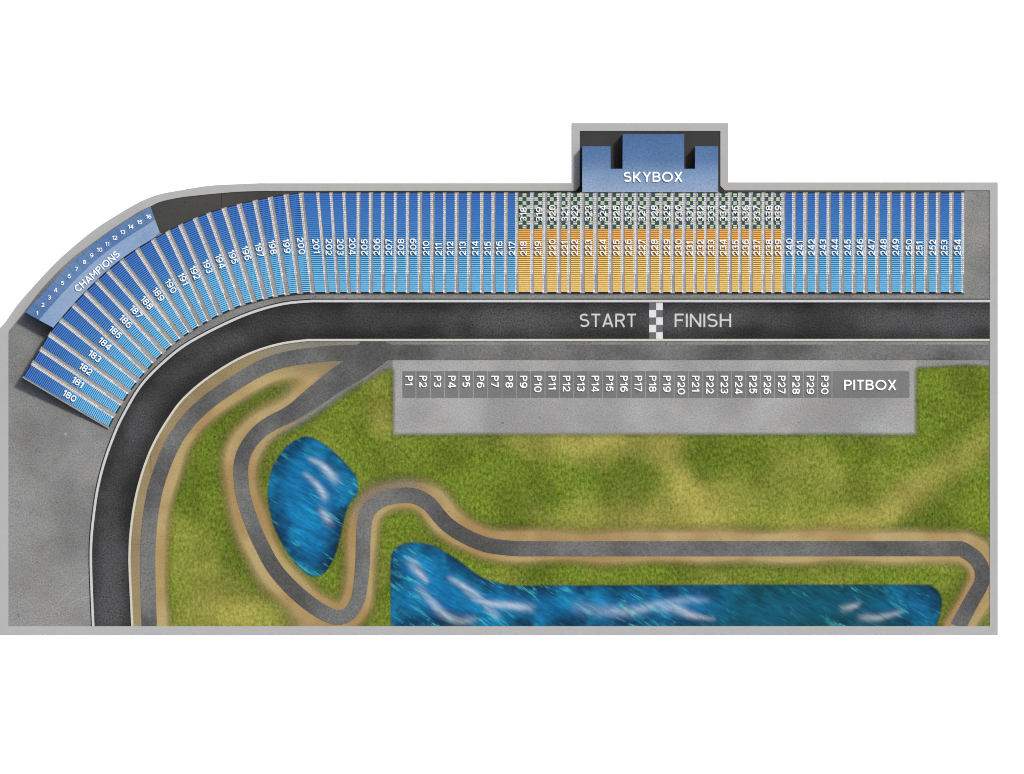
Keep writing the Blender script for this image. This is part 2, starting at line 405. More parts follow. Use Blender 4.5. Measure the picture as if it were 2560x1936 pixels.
for i in range(5):
    for j in range(2):
        q = [W(xs[j], ys[i + 1], .016), W(xs[j + 1], ys[i + 1], .016), W(xs[j + 1], ys[i], .016), W(xs[j], ys[i], .016)]
        (bg if (i + j) % 2 == 0 else bw).add(q, [(0, 1, 2, 3)])
fl = bw.build('finish_line', 'mark_white', TRACK); bg.build('dark_check', 'mark_grey', fl)

b = MB(); strip(b, track_out, offset_line(track_out, -6.2), -0.05, 0.9)
tag(b.build('track_barrier', 'barrier'), 'white barrier curving between the grandstands and the black track', 'barrier', 'low walls edging the track')
b = MB(); strip(b, track_in, offset_line(track_in, -5.6), -0.05, 0.7)
tag(b.build('track_barrier', 'barrier_cream'), 'cream barrier on the infield edge of the black track, beside the pit road', 'barrier', 'low walls edging the track')

# roads inside the infield ------------------------------------------------------------------
pit = [(2476, 881), (2000, 881), (1500, 881), (1100, 881), (950, 881), (880, 881.5)] + catmull([(835, 883), (808, 885.5), (745, 893), (682.5, 907.6), (625.7, 934.5), (568.9, 970.4), (519.5, 1006), (474.7, 1048), (438.8, 1097.5), (410.4, 1157), (388, 1226), (375.5, 1299), (370, 1370), (369.5, 1420), (371, 1490), (373.5, 1567)], 5)
course = catmull([(972, 879, 16), (905, 912, 30), (838, 953, 29), (785.5, 992, 26), (728, 1033, 20.5), (681, 1057, 19.5), (646, 1082, 19), (617, 1119, 18.5), (604, 1155, 18.5), (602.5, 1192, 18.3), (609.5, 1244, 18), (628.6, 1304, 18), (653.7, 1363, 18), (685.5, 1420, 18.3), (725.7, 1466.8, 18.6), (769, 1505, 19),
                  (812.7, 1533.7, 19), (847, 1544, 18.5), (876, 1532, 17.5), (894.7, 1498.6, 17.6), (903, 1451.7, 17.8), (907, 1401.5, 18), (909, 1334.6, 18), (914.8, 1292.7, 18), (931.5, 1266, 18.5), (961.7, 1246.5, 19), (1003.5, 1238.5, 19), (1040, 1241.5, 19), (1072, 1259, 19), (1094, 1285, 18.5), (1117, 1310, 18.5), (1155, 1336, 18.5),
                  (1215, 1362, 18.7), (1289, 1372, 18.7)], 5)[:-1] + [(1289, 1372, 18.7), (1700, 1372, 18.7), (2100, 1372, 18.7), (2350, 1372, 18.7)] + catmull([(2404, 1372, 18.8), (2435, 1392, 19), (2452.7, 1417, 19), (2456.6, 1441.6, 19), (2450.5, 1466, 18.8), (2432.8, 1497, 19), (2395, 1567, 20)], 5)
def even(P, step=9.0):
    P = np.array([tuple(p) + ((19,) if len(p) == 2 else ()) for p in P], float)
    d = np.r_[0, np.cumsum(np.hypot(*np.diff(P[:, :2], axis=0).T))]; k = np.r_[True, np.diff(d) > 1e-6]
    t = np.linspace(0, d[-1], int(d[-1] / step)); return [tuple(np.interp(t, d[k], P[k, j])[i] for j in range(3)) for i in range(len(t))]
pit = [p[:2] for p in even(pit)]; course = even(course)
ROADZ = 0.30
b = MB(); strip(b, offset_line(pit, -19), offset_line(pit, 19), 0, ROADZ + 0.006); b.prism([[(893, 862.2), (903, 854.4), (962, 854.4), (982, 862)]], 0, ROADZ + 0.006); struct(b.build('pit_road', 'road'))
hw = np.array([p[2] for p in course])
b = MB(); strip(b, offset_line(course, -hw), offset_line(course, hw), 0, ROADZ); struct(b.build('road_course', 'road'))

# ground cover: sand verges and grass as fine sheets with a measured cover ----------------------
def seg_dist(X, Y, pts, closed=False):    # distance, side (+ right of travel), fractional half width
    best = np.full(X.shape, 1e9); side = np.zeros(X.shape)
    P = list(pts) + ([pts[0]] if closed else [])
    for (x0, y0, *_), (x1, y1, *_) in zip(P[:-1], P[1:]):
        dx, dy = x1 - x0, y1 - y0; L = dx * dx + dy * dy + 1e-9
        t = np.clip(((X - x0) * dx + (Y - y0) * dy) / L, 0, 1)
        d = np.hypot(X - x0 - t * dx, Y - y0 - t * dy)
        m = d < best; best = np.where(m, d, best)
        side = np.where(m, np.sign(dx * (Y - y0) - dy * (X - x0)), side)
    return best, side

def inside(X, Y, poly):
    r = np.zeros(X.shape, bool); n = len(poly)
    for i in range(n):
        x0, y0 = poly[i][:2]; x1, y1 = poly[(i + 1) % n][:2]
        c = ((y0 > Y) != (y1 > Y)) & (X < (x1 - x0) * (Y - y0) / (y1 - y0 + 1e-12) + x0)
        r ^= c
    return r

def sst(x, a, b): t = np.clip((x - a) / (b - a), 0, 1); return t * t * (3 - 2 * t)

def sheet(name, X, Y, keep_v, z, mat, atts):
    ny, nx = X.shape
    q = keep_v[:-1, :-1] | keep_v[1:, :-1] | keep_v[:-1, 1:] | keep_v[1:, 1:]
    idx = np.arange(nx * ny).reshape(ny, nx)
    F = np.stack([idx[1:, :-1][q], idx[1:, 1:][q], idx[:-1, 1:][q], idx[:-1, :-1][q]], 1)
    used = np.unique(F); remap = np.full(nx * ny, -1); remap[used] = np.arange(len(used)); F = remap[F]
    V = np.stack([(X.ravel()[used] - 1280) * S, (968 - Y.ravel()[used]) * S, np.broadcast_to(z, X.shape).ravel()[used]], 1)
    me = bpy.data.meshes.new(name)
    me.vertices.add(len(V)); me.vertices.foreach_set('co', V.ravel())
    me.loops.add(F.size); me.loops.foreach_set('vertex_index', F.ravel().astype(np.int32))
    me.polygons.add(len(F)); me.polygons.foreach_set('loop_start', np.arange(0, F.size, 4, dtype=np.int32))
    me.update(calc_edges=True)
    for nme, a in atts.items():
        A = me.attributes.new(nme, 'FLOAT', 'POINT'); A.data.foreach_set('value', a.ravel()[used].astype(np.float32))
    return link_obj(name, me, None, mat)

GX, GY = np.meshgrid(np.arange(322, 2476.1, 3.0), np.concatenate([np.arange(856, 1566, 3.0), [1566.0]]))
GX[:, -1] = 2475.0
infield = offset_line(track_in, -4) + [(2475.5, 1567)]
infield = offset_line(track_in, -4)[::-1] + [(2476, 853), (2476, 1567)]
ins = inside(GX, GY, infield)
dp, sp = seg_dist(GX, GY, pit); dc, sc = seg_dist(GX, GY, course)
wig = 4 * np.sin(GX / 37 + 1.3 * np.sin(GY / 53)) + 3 * np.sin(GY / 29 + GX / 61)
# pond outlines
pond_a = [(560 + x / 2.9875, 1040 + y / 2.9875) for x, y in [(620, 155), (720, 195), (830, 275), (920, 370), (985, 450), (1003, 540), (985, 595), (930, 670), (895, 780), (870, 900), (830, 1040), (780, 1140), (720, 1195), (660, 1200), (590, 1160), (500, 1060), (420, 930), (370, 820), (340, 700), (328, 580), (345, 440), (380, 350), (440, 260), (520, 190)]]
pond_a = catmull(pond_a, 4, True)
pond_b = catmull([(977, 1500), (976.5, 1408), (983, 1379), (1005, 1362), (1035, 1357), (1069, 1361), (1095.6, 1371), (1146, 1401), (1192, 1436), (1234, 1455), (1289, 1464.5), (1330, 1464.5)], 4) + catmull([(1900, 1462), (2300, 1462.5), (2326, 1465), (2345, 1478), (2355, 1501), (2351, 1532), (2339, 1567)], 4) + [(977.5, 1567)]

# concrete stays bare by the pit road and along the upper stretch of the course
bare = sst((GX - (860 - (GY - 890) * 0.87)) / 1.33, -25, 45) * (1 - sst(GY, 1085, 1150))
beige = np.clip(1 - sst(np.hypot(GX - 960, GY - 1235), 60, 130), 0, 1) * 0.6
sand_cover = np.clip(1 - np.maximum(bare, beige * (sc < 0)), 0, 1)
fade_top = 1 - 0.75 * sst(GX, 560, 780) * (1 - sst(GY, 880, 960))
sand_cover *= fade_top
sand_cover *= np.where(sp > 0, 0.55, 1.0) if False else 1 - 0.4 * sst(np.where(sp > 0, dp, 0), 8, 22)
sand_cover *= sst(np.maximum(np.maximum(981.5 - GX, GX - 2291), np.maximum(895 - GY, GY - 1088)), 12, 50)
struct(sheet('sand_verge', GX, GY, ins & (sand_cover > 0.004), 0.02, 'sand', {'cover': sand_cover}))

between = inside(GX, GY, [p for p in pit if p[0] < 906] + [(850, 1567)] + [p[:2] for p in course if p[1] < 1545 and p[0] < 906 and not (p[0] > 820 and p[1] > 1000)][::-1])
sc = np.where(between & (GY < 1120), 1.0, np.where((GY < 1120) & (GX < 1000), -1.0, sc))
wl = sst(GX, 640, 800)
lo = np.where(sc > 0, 36 - 6 * wl, 33 + 5 * sst(GX, 940, 1060)); hi = lo + np.where(sc > 0, 44 - 13 * wl, 36); lo = lo - 11
up = np.where(sc < 0, 1 - sst(GY, 1060, 1140), 0); lo = lo + (22 - lo) * up; hi = hi + (54 - hi) * up
g = sst(dc + wig * 0.6, lo, hi)
g *= np.where(sp > 0, 0.0, 1.0) * sst(dp + wig * 0.6, np.where(GX > 900, 28, 30), np.where(GX > 900, 46, 70))
pad = np.maximum(np.maximum(981.5 - GX, GX - 2291), np.maximum(895 - GY, GY - 1088))
g *= sst(pad + wig * 0.1, -13, 12)
g *= np.where((GX > 2291), 1.0, 1.0)
g = np.where(between, g * (1 - sst(GX, 660, 790)), g)
def blob(x, y, rx, ry, a=0.0):
    c, s = math.cos(math.radians(a)), math.sin(math.radians(a)); dx, dy = GX - x, GY - y
    return np.exp(-(((dx * c + dy * s) / rx) ** 2 + ((-dx * s + dy * c) / ry) ** 2))
dry = (0.9 * blob(1480, 1108, 230, 40) + 0.75 * blob(1690, 1170, 120, 34, 62) + 0.55 * blob(1740, 1270, 60, 60) + 0.75 * blob(2270, 1240, 270, 46, -36) + 0.3 * blob(1700, 1310, 320, 40) + 0.75 * blob(2120, 1310, 120, 34, -12)
       + 0.5 * blob(1600, 1290, 190, 50) + 0.85 * blob(600, 1540, 130, 70) + 0.4 * blob(470, 1400, 60, 110) + 0.35 * blob(1850, 1260, 140, 60) + 0.3 * blob(2050, 1200, 90, 50) + 0.35 * blob(1960, 1130, 80, 60, 30)
       + 0.5 * blob(960, 1040, 40, 60) + 0.35 * blob(2350, 1410, 160, 16) - 0.3 * blob(1200, 1200, 120, 90) - 0.35 * blob(2380, 1320, 130, 40) - 0.3 * blob(1850, 1120, 160, 50) - 0.3 * blob(2380, 960, 90, 60))
dry = np.clip(dry, -0.3, 0.95)
gz = 0.05 + 0.0 * GX
struct(sheet('grass', GX, GY, ins & (g > 0.004), gz, 'grass', {'cover': g, 'dry': dry}), 'stuff')

def pond(poly, glint_lines, teal_fun, shift):
    xs = [p[0] for p in poly]; ys = [p[1] for p in poly]
    X, Y = np.meshgrid(np.arange(min(xs) - 4, max(xs) + 5, 2.5), np.arange(min(ys) - 4, min(max(ys) + 5, 1566.1), 2.5))
    d, _ = seg_dist(X, Y, [p for p in poly if True], True); i = inside(X, Y, poly)
    sd = np.where(i, d, -d)
    if max(ys) > 1560: sd = np.where((Y > 1552) & (X > 985) & (X < 2330), np.maximum(sd, 14), sd)
    cover = sst(sd, -3.0, 4.5)
    rim = np.clip(1 - sst(sd, 0, 58), 0, 1) * (0.8 + 0.2 * sst(Y, min(ys) + 10, max(ys)))  # darkest at the shoreline, easing off towards the middle
    glint = np.zeros(X.shape)  # mask of the painted white glints
    for pts, r0, r1, amp in glint_lines:
        n = 14
        P = catmull(pts, 8); m = len(P); r0, r1 = r0 * 1.05, r1 * 1.05
        f = np.zeros(X.shape)
        for j, (x, y) in enumerate(P):
            t = j / (m - 1); r = r0 + (r1 - r0) * t
            f = np.maximum(f, amp * math.sin(math.pi * (0.08 + 0.84 * t)) ** 0.8 * np.exp(-((X - x) ** 2 + (Y - y) ** 2) / (r * r)))
        glint = np.maximum(glint, f)
    return X, Y, cover, rim, glint, teal_fun(X, Y)

def p2(x, y): return (560 + x / 2.9875, 1040 + y / 2.9875)
def p3(x, y): return (1160 + x / 3.0986, 1060 + y / 3.0986)
def p4(x, y): return (1860 + x / 2.261, 860 + y / 2.261)
X, Y, cov, rims, glint, teal = pond(pond_a, [
    ([p2(640, 320), p2(720, 360), p2(790, 430), p2(835, 480)], 5, 11, 1.0), ([p2(600, 430), p2(680, 500), p2(735, 570), p2(755, 620)], 5, 9, 0.95),
    ([p2(720, 700), p2(760, 750), p2(790, 800)], 7, 10, 0.8)], lambda x, y: 0 * x, 0)
struct(sheet('pond_water', X, Y, cov > 0.004, 0.10, 'water', {'cover': cov, 'rim': rims, 'glint': glint, 'teal': teal}))
X, Y, cov, rims, glint, teal = pond(pond_b, [
    ([p2(1400, 1090), p2(1440, 1150), p2(1500, 1220), p2(1520, 1245)], 12, 4, 0.9), ([p2(1680, 1210), p2(1800, 1280), p2(1930, 1370)], 6, 8, 0.9), ([p3(0, 1290), p3(120, 1370), p3(260, 1400), p3(420, 1415), p3(520, 1430)], 6, 10, 0.95),
    ([p2(1450, 1280), p2(1560, 1400), p2(1640, 1480), p2(1760, 1530), p2(1870, 1520)], 9, 9, 0.75), ([p3(130, 1380), p3(200, 1440), p3(260, 1490)], 6, 9, 0.6),
    ([p3(880, 1420), p3(1100, 1450), p3(1300, 1450), p3(1480, 1410), p3(1700, 1370), p3(1880, 1365)], 14, 8, 0.55), ([p3(1500, 1410), p3(1630, 1425), p3(1760, 1480), p3(1930, 1515)], 14, 5, 0.85),
    ([p4(560, 1495), p4(600, 1490), p4(650, 1470)], 9, 6, 0.75), ([p4(660, 1545), p4(740, 1550), p4(820, 1535), p4(890, 1515)], 9, 6, 0.7)],
    lambda x, y: 0.75 * sst(x, 1720, 1860) * (1 - 0.7 * sst(x, 2150, 2300)), 1)
struct(sheet('pond_water', X, Y, (cov > 0.004), 0.10, 'water', {'cover': cov, 'rim': rims, 'glint': glint, 'teal': teal}))

# ------------------------------------------------------------------ pit stalls
b = MB(); b.prism([[(981.5, 899), (2291, 899), (2291, 1088), (981.5, 1088)]], None, 0.03)
struct(b.build('pit_pad', 'pad'))
def slab(name, label, cat, x0, x1, word, cap, ang, length, group, cx=None, cy=None):
    c = W((x0 + x1) / 2, 962, 0.03); t = thing(name, label, cat, c, group)
    m = MB(); m.prism([[(x0, 928.3), (x1, 928.3), (x1, 995.3), (x0, 995.3)]], 0.02, 0.07); m.build('slab', 'stall', t)
    m = MB(); place_text(m, word, 'sign', cap, (cx, cy), ang, lambda x, y: 0.08, 0.85, length); m.build('sign_lettering', 'letters', t)
for i in range(30):
    n = i + 1; x0 = 1005 if i == 0 else 1039.9 + 35.86 * (i - 1); x1 = 1039.9 + 35.86 * i
    nb = 'first of the row' if n == 1 else ('beside the wide pitbox slab' if n == 30 else f'between stalls P{n-1} and P{n+1}')
    w = {2: 29.5}.get(len(f'P{n}'), 42.0)
    V, F, u = layout(f'P{n}', 'sign', 18.6)
    slab('pit_stall', f'grey pit stall slab lettered P{n} in white, {nb}', 'pit stall', x0 + 0.9, x1 - 0.9, f'P{n}', 18.6, 90, None, 'pit stalls in a row along the pit road', (x0 + x1) / 2, 940 + u / 2)
slab('pitbox_slab', 'wide grey slab lettered PITBOX in white at the right end of the stalls', 'slab', 2081, 2273.5, 'PITBOX', 25.6, 0, 130.4, None, 2175.2, 963)

# ------------------------------------------------------------------ grandstands
Z_FRONT, Z_BACK = 1.3, 12.4
STEP = 50
# outer / inner plan positions of the right edge of each curved section's number strip
strip_out = {180: (80, 906), 181: (101, 871.6), 182: (122.4, 834.5), 183: (150.7, 798.6), 184: (183, 762), 185: (213, 730), 186: (242, 702), 187: (270, 676), 188: (303.8, 648.7), 189: (343, 622), 190: (382.6, 597.7), 191: (419.2, 578), 192: (451, 561.2), 193: (488, 544.8), 194: (521.7, 531.9), 195: (560, 519.6), 196: (598, 509.6), 197: (637.7, 500.7), 198: (676, 492.6), 199: (715.4, 485.7), 200: (753.4, 481.7)}
strip_in = {180: (286, 1043), 181: (305, 1011.5), 182: (323, 983), 183: (344, 955), 184: (364.5, 931), 185: (385.5, 906.5), 186: (409, 884), 187: (432.5, 863), 188: (453.5, 847), 189: (475.5, 831.5), 190: (499.5, 816), 191: (522, 803.3), 192: (548.5, 789), 193: (578.5, 775.3), 194: (605.5, 764.8), 195: (634, 756.3), 196: (662, 749), 197: (687, 743.2), 198: (716, 738.6), 199: (748.4, 735.2), 200: (781, 733.8)}
straight = {205: (901.6, 922, 927.5, 932.5), 206: (932.5, 952.6, 959.3, 962.7), 207: (962.7, 984.4, 991, 993), 208: (993, 1014.6, 1021.3, 1023.8), 209: (1023.8, 1044.2, 1050, 1056), 210: (1056, 1076, 1082, 1087), 211: (1087, 1107.9, 1113.7, 1115.7), 212: (1115.7, 1136.6, 1142.5, 1147.2), 213: (1147.2, 1168, 1174, 1178.7), 214: (1178.7, 1200.3, 1206.6, 1210), 215: (1210, 1228.4, 1234.3, 1239), 216: (1239, 1259.9, 1266, 1270.6), 217: (1270.6, 1287.8, 1293.7, 1296),
            218: (1296, 1325.2, 1332, 1335.3), 219: (1335.3, 1356.2, 1362.4, 1368), 220: (1368, 1391.8, 1398, 1402.6), 221: (1402.6, 1418.6, 1424.3, 1427.3), 222: (1427.3, 1450, 1455.8, 1461.7), 223: (1461.7, 1483.4, 1489.3, 1494.6), 224: (1494.6, 1520.6, 1527, 1531.5), 225: (1531.5, 1551.8, 1557.6, 1561.5), 226: (1561.5, 1584, 1590.3, 1595), 227: (1595, 1615, 1621.6, 1626.8), 228: (1626.8, 1648, 1654, 1658), 229: (1658, 1676.5, 1682.4, 1687), 230: (1687, 1705, 1711, 1715), 231: (1715, 1733, 1738.8, 1741.8), 232: (1741.8, 1760.2, 1764.8, 1768), 233: (1768, 1788.7, 1795, 1798.7), 234: (1798.7, 1819.3, 1825, 1829.7), 235: (1829.7, 1845.3, 1851, 1854.8), 236: (1854.8, 1872, 1878.3, 1882.5), 237: (1882.5, 1903.9, 1909.8, 1913.4), 238: (1913.4, 1927.3, 1932.7, 1936), 239: (1936, 1953.3, 1959, 1964),
            240: (1964, 1980, 1986.8, 1990.5), 241: (1990.5, 2007.7, 2014.4, 2019.4), 242: (2019.4, 2037.3, 2043.7, 2048.2), 243: (2048.2, 2066.3, 2072.6, 2078), 244: (2078, 2098.2, 2104.4, 2110), 245: (2110, 2129.5, 2136.2, 2140.7), 246: (2140.7, 2158.3, 2164.6, 2170), 247: (2170, 2188, 2194.8, 2199.8), 248: (2199.8, 2218.2, 2224.6, 2230), 249: (2230, 2251.4, 2257.9, 2263.4), 250: (2263.4, 2278.5, 2285.2, 2289.4), 251: (2289.4, 2310.3, 2317, 2322.5), 252: (2322.5, 2339.6, 2345.5, 2351.3), 253: (2351.3, 2373.2, 2380, 2385), 254: (2385, 2403.7, 2410.2, 2411.2)}
TOP, BOT = 481.6, 733.6

def lines_of(n):                           # (outer, inner) of the seat left, seat right, strip right, aisle right
    if n >= 205:
        return [((x, TOP), (x, BOT)) for x in straight[n]]
    if n >= 201:
        t = {201: (759.3, 790.2, 797.8, 799), 202: (799, 823.4, 830.4, 831.7), 203: (831.7, 855.5, 863, 864.7), 204: (864.7, 891.5, 898.2, 901.6)}[n]
        u = {201: (788.2, 813.7, 817, 822.9), 202: (822.9, 840.5, 844, 850.5), 203: (850.5, 867.2, 870.5, 877.6), 204: (877.6, 891.5, 896, 901.6)}[n]
        return [((a, TOP), (c, BOT)) for a, c in zip(t, u)]
    def unit(d): return d / np.linalg.norm(d)
    eo, ei = np.array(strip_out[n]), np.array(strip_in[n])
    if n > 180: po, pi = np.array(strip_out[n - 1]), np.array(strip_in[n - 1])
    else: po, pi = np.array((55.7, 944.6)), np.array((271.3, 1072.6))
    co, ci = unit(eo - po), unit(ei - pi)
    lead = (6.5, 9.0) if n > 180 else (4.5, 5.0)
    Lo, Li = po + co * lead[0], pi + ci * lead[1]
    So, Si = eo - co * 7.0, ei - ci * 4.5
    if n == 200: Ao, Ai = np.array((759.3, TOP)), np.array((788.2, BOT))
    else:
        nx_o, nx_i = np.array(strip_out[n + 1]), np.array(strip_in[n + 1])
        Ao, Ai = eo + unit(nx_o - eo) * 6.5, ei + unit(nx_i - ei) * 9.0
    return [(tuple(a), tuple(c)) for a, c in ((Lo, Li), (So, Si), (eo, ei), (Ao, Ai))]

def lp(line, f): (x0, y0), (x1, y1) = line; return (x0 + (x1 - x0) * f, y0 + (y1 - y0) * f)
def zrow(f): return Z_BACK + (Z_FRONT - Z_BACK) * f
M0 = 0.010                                 # margin behind the last row and before the first
def frow(r): return M0 + (1 - 2 * M0) * (STEP - r) / STEP        # plan fraction of the back of row r (1..50)

def stepped(mb, la, lb, r0, r1, drop=0.0):
    """solid stepped terrace between two lines for rows r0..r1"""
    for r in range(r0, r1 + 1):
        f0, f1 = frow(r), frow(r - 1)
        if r == STEP: f0 = 0.0
        if r == 1: f1 = 1.0
        z = zrow((frow(r) + frow(r - 1)) / 2) - drop
        a0, b0, a1, b1 = lp(la, f0), lp(lb, f0), lp(la, f1), lp(lb, f1)
        zl = (zrow((frow(r - 1) + frow(r - 2)) / 2) - drop) if r > r0 else 0.0
        mb.add([W(*a0, z), W(*a1, z), W(*b1, z), W(*b0, z)], [(0, 1, 2, 3)])          # tread
        mb.add([W(*a1, zl), W(*b1, zl), W(*b1, z), W(*a1, z)], [(0, 1, 2, 3)])         # riser
        for A, B in ((a0, a1), (b1, b0)):                                               # cheeks
            mb.add([W(*A, 0), W(*B, 0), W(*B, z), W(*A, z)], [(0, 1, 2, 3)])
        if r == r1:
            mb.add([W(*b0, 0), W(*a0, 0), W(*a0, z), W(*b0, z)], [(0, 1, 2, 3)])

def benches(mb, la, lb, rows, cells=None, top=0.8):
    for r in rows:
        fa, fb = frow(r), frow(r - 1); p = fb - fa
        f0, f1 = fa + 0.06 * p, fa + (0.74 if cells is None else top) * p
        z = zrow((fa + fb) / 2)
        segs = [(la, lb)] if cells is None else cells(r)
        for A, B in segs:
            q = [lp(A, f1), lp(B, f1), lp(B, f0), lp(A, f0)]
            mb.hexa([W(*c, z + 0.22) for c in q], [W(*c, z + 0.42) for c in q], (r - 0.5) / STEP)

def row_digits(mb, ls, le, rows):
    for r in rows:
        f = (frow(r) + frow(r - 1)) / 2; a, c = lp(ls, f), lp(le, f)
        s = str(r); z = zrow(f) + 0.03
        w = math.hypot(c[0] - a[0], c[1] - a[1]); ang = math.degrees(math.atan2(c[1] - a[1], c[0] - a[0]))
        ln = min(w, 6.6) if len(s) == 2 else min(w * 0.62, 3.2)
        k = ln / 2 / max(w, 1e-6)
        cen = (a[0] + (c[0] - a[0]) * k, a[1] + (c[1] - a[1]) * k)
        place_text(mb, s, 'tiny', 4.0, cen, ang, lambda x, y: z, 0.0, ln, 0.14)

def section(n, r0, r1, label, group, kind):
    L0, L1, L2, L3 = lines_of(n if n < 300 else n - 100)
    fa, fb = (0.0 if r1 == STEP else frow(r1)), (1.0 if r0 == 1 else frow(r0 - 1))
    fm = (fa + fb) / 2
    c0, c3 = lp(L0, fm), lp(L3, fm)
    t = thing('grandstand_section', label, 'grandstand', W((c0[0] + c3[0]) / 2, (c0[1] + c3[1]) / 2, 0.0), group)
    deck = 'deck_warm' if kind == 'blue' else 'deck_cool'
    m = MB(); stepped(m, L0, L1, r0, r1); m.build('deck', 'riser', t)
    m = MB(); stepped(m, L1, L3, r0, r1)
    m.build('aisle_stair', deck, t)
    if n == 180:
        m = MB(); stepped(m, ((55.7, 944.6), (271.3, 1072.6)), L0, r0, r1); m.build('aisle_stair', deck, t)
    if kind == 'blue':
        for rows, lab in ((range(28, 51), 'deep blue seat rows at the back'), (range(1, 28), 'light blue seat rows towards the track')):
            m = MB(); benches(m, L0, L1, rows); m.build('bench_block', 'blue', t, 'row')['label'] = lab
    elif kind == 'gold':
        m = MB(); benches(m, L0, L1, range(r0, r1 + 1)); m.build('bench_block', 'gold', t, 'row')
    else:
        xa, xb = L0[0][0], L1[0][0]
        for par, mat, lab in ((0, 'teal', 'dark teal seats of the checker pattern'), (1, 'yellow', 'pale yellow seats of the checker pattern')):
            def cells(r):
                i0 = int((50 - r) // 2); out = []
                j = math.floor((xa - 1296.6) / 9.75)
                while 1296.6 + j * 9.75 < xb:
                    u, v = max(xa, 1296.6 + j * 9.75), min(xb, 1296.6 + (j + 1) * 9.75)
                    if (i0 + j) % 2 == par and v - u > 0.6:
                        out.append((((u + .15, TOP), (u + .15, BOT)), ((v - .15, TOP), (v - .15, BOT))))
                    j += 1
                return out
            m = MB(); benches(m, L0, L1, range(r0, r1 + 1), cells, 0.94 if par == 0 else 0.66); m.build('seat_block', mat, t)['label'] = lab
    m = MB(); row_digits(m, L1, L2, range(r0, r1 + 1)); m.build('row_number_strip', 'row_digit', t)
    # big raised section number lying along the rake
    axis0, axis1 = lp(((L0[0]), (L1[0])), 0.5), lp(((L0[1]), (L1[1])), 0.5)
    ax = np.array(axis1) - np.array(axis0); Lx = np.linalg.norm(ax); ax /= Lx
    def zf(x, y): return zrow(((x - axis0[0]) * ax[0] + (y - axis0[1]) * ax[1]) / Lx) + 0.85
    m = MB(); cap = 16.2
    ang = math.degrees(math.atan2(ax[1], ax[0])); txt = str(n)
    V, F, u = layout(txt, 'sign', cap)
    if n >= 205:
        x = straight[n if n < 300 else n - 100][0] + cap / 2 + (4.5 if n in (218, 318, 319, 220, 320, 224, 324) else 1.0)
        y_end = 638.4 if n < 300 else 553.0
        place_text(m, txt, 'sign', cap, (x, y_end - u / 2), -90, zf, 0.85)
    else:
        f = 0.5 if n <= 198 else {199: 0.51, 200: 0.525, 201: 0.53, 202: 0.54, 203: 0.54, 204: 0.535}[n]
        A, B = lp(L0, f), lp(L1, f); w = 0.56 if n <= 201 else {202: 0.5, 203: 0.45, 204: 0.45}[n]
        c = (A[0] + (B[0] - A[0]) * w, A[1] + (B[1] - A[1]) * w)
        if 202 <= n: ang = 90
        place_text(m, txt, 'sign', cap, c, ang, zf, 0.85)
    m.build('number_sign', 'letters', t)

for n in range(180, 255):
    if 218 <= n <= 239:
        section(n, 1, 32, f'golden yellow seating section lettered {n} in white, below checkered section {n+100}', 'golden seating sections', 'gold')
        section(n + 100, 33, 50, f'teal and yellow checkered seating section lettered {n+100}, above golden section {n}', 'checkered upper seating sections', 'mosaic')
    elif n == 180: section(n, 1, 50, 'blue seating section lettered 180, at the lower left end of the curved stand', 'blue seating sections', 'blue')
    elif n == 254: section(n, 1, 50, 'blue seating section lettered 254, at the right end of the straight stand', 'blue seating sections', 'blue')
    elif n < 202: section(n, 1, 50, f'blue seating section lettered {n} on the curve, between sections {n-1} and {n+1}', 'blue seating sections', 'blue')
    else: section(n, 1, 50, f'blue seating section lettered {n} on the straight, between sections {n-1} and {n+1}', 'blue seating sections', 'blue')

# ------------------------------------------------------------------ champions building
def c1(x, y): return (x / 4.3125, 440 + y / 4.3125)
o_edge = catmull([c1(*p) for p in [(275, 1475), (350, 1385), (430, 1303), (497, 1226), (570, 1148), (640, 1068), (718, 987), (800, 908), (882, 832), (965, 762), (1050, 697), (1137, 635), (1227, 574), (1320, 513), (1414, 453), (1512, 393), (1620, 335)]], 2)
so = [np.array(strip_out[i]) for i in range(183, 192)]
i_edge = catmull([(133, 819.6), (150.7, 797.6), (182.5, 761), (212.5, 729), (241.5, 701), (269.5, 675), (303.3, 647.7), (342.5, 621), (382, 596.7), (399.3, 581.2)], 12)
def resample(P, n):
    P = np.array(P); d = np.r_[0, np.cumsum(np.linalg.norm(np.diff(P, axis=0), axis=1))]
    s = np.linspace(0, d[-1], n); return [(np.interp(t, d, P[:, 0]), np.interp(t, d, P[:, 1])) for t in s]
OE, IE = resample(o_edge, 49), resample(i_edge, 49)
ME = [(a[0] + (c[0] - a[0]) * 0.5, a[1] + (c[1] - a[1]) * 0.5) for a, c in zip(OE, IE)]
t = thing('suite_building', 'curved blue roofed building lettered CHAMPIONS with sixteen numbered suites, behind the curved stand', 'building', W(220, 660))
HC = 13.6
m = MB(); strip(m, OE, IE, 0.0, HC - 0.4); m.build('wall', 'facade', t)
m = MB(); strip(m, offset_line(ME, 0.0), IE, HC - 0.38, HC); m.build('terrace', 'terrace_roof', t)
m = MB(); strip(m, offset_line(IE, 0.35), offset_line(IE, 0.7), HC - 2.4, HC - 0.9); m.build('window', 'glass', t)
numpos = [(400, 1480), (463, 1392), (533, 1313), (600, 1232), (674, 1157), (746, 1082), (825, 1005), (910, 930), (988, 858), (1072, 797), (1155, 735), (1236, 668), (1322, 608), (1410, 548), (1505, 500), (1602, 440)]
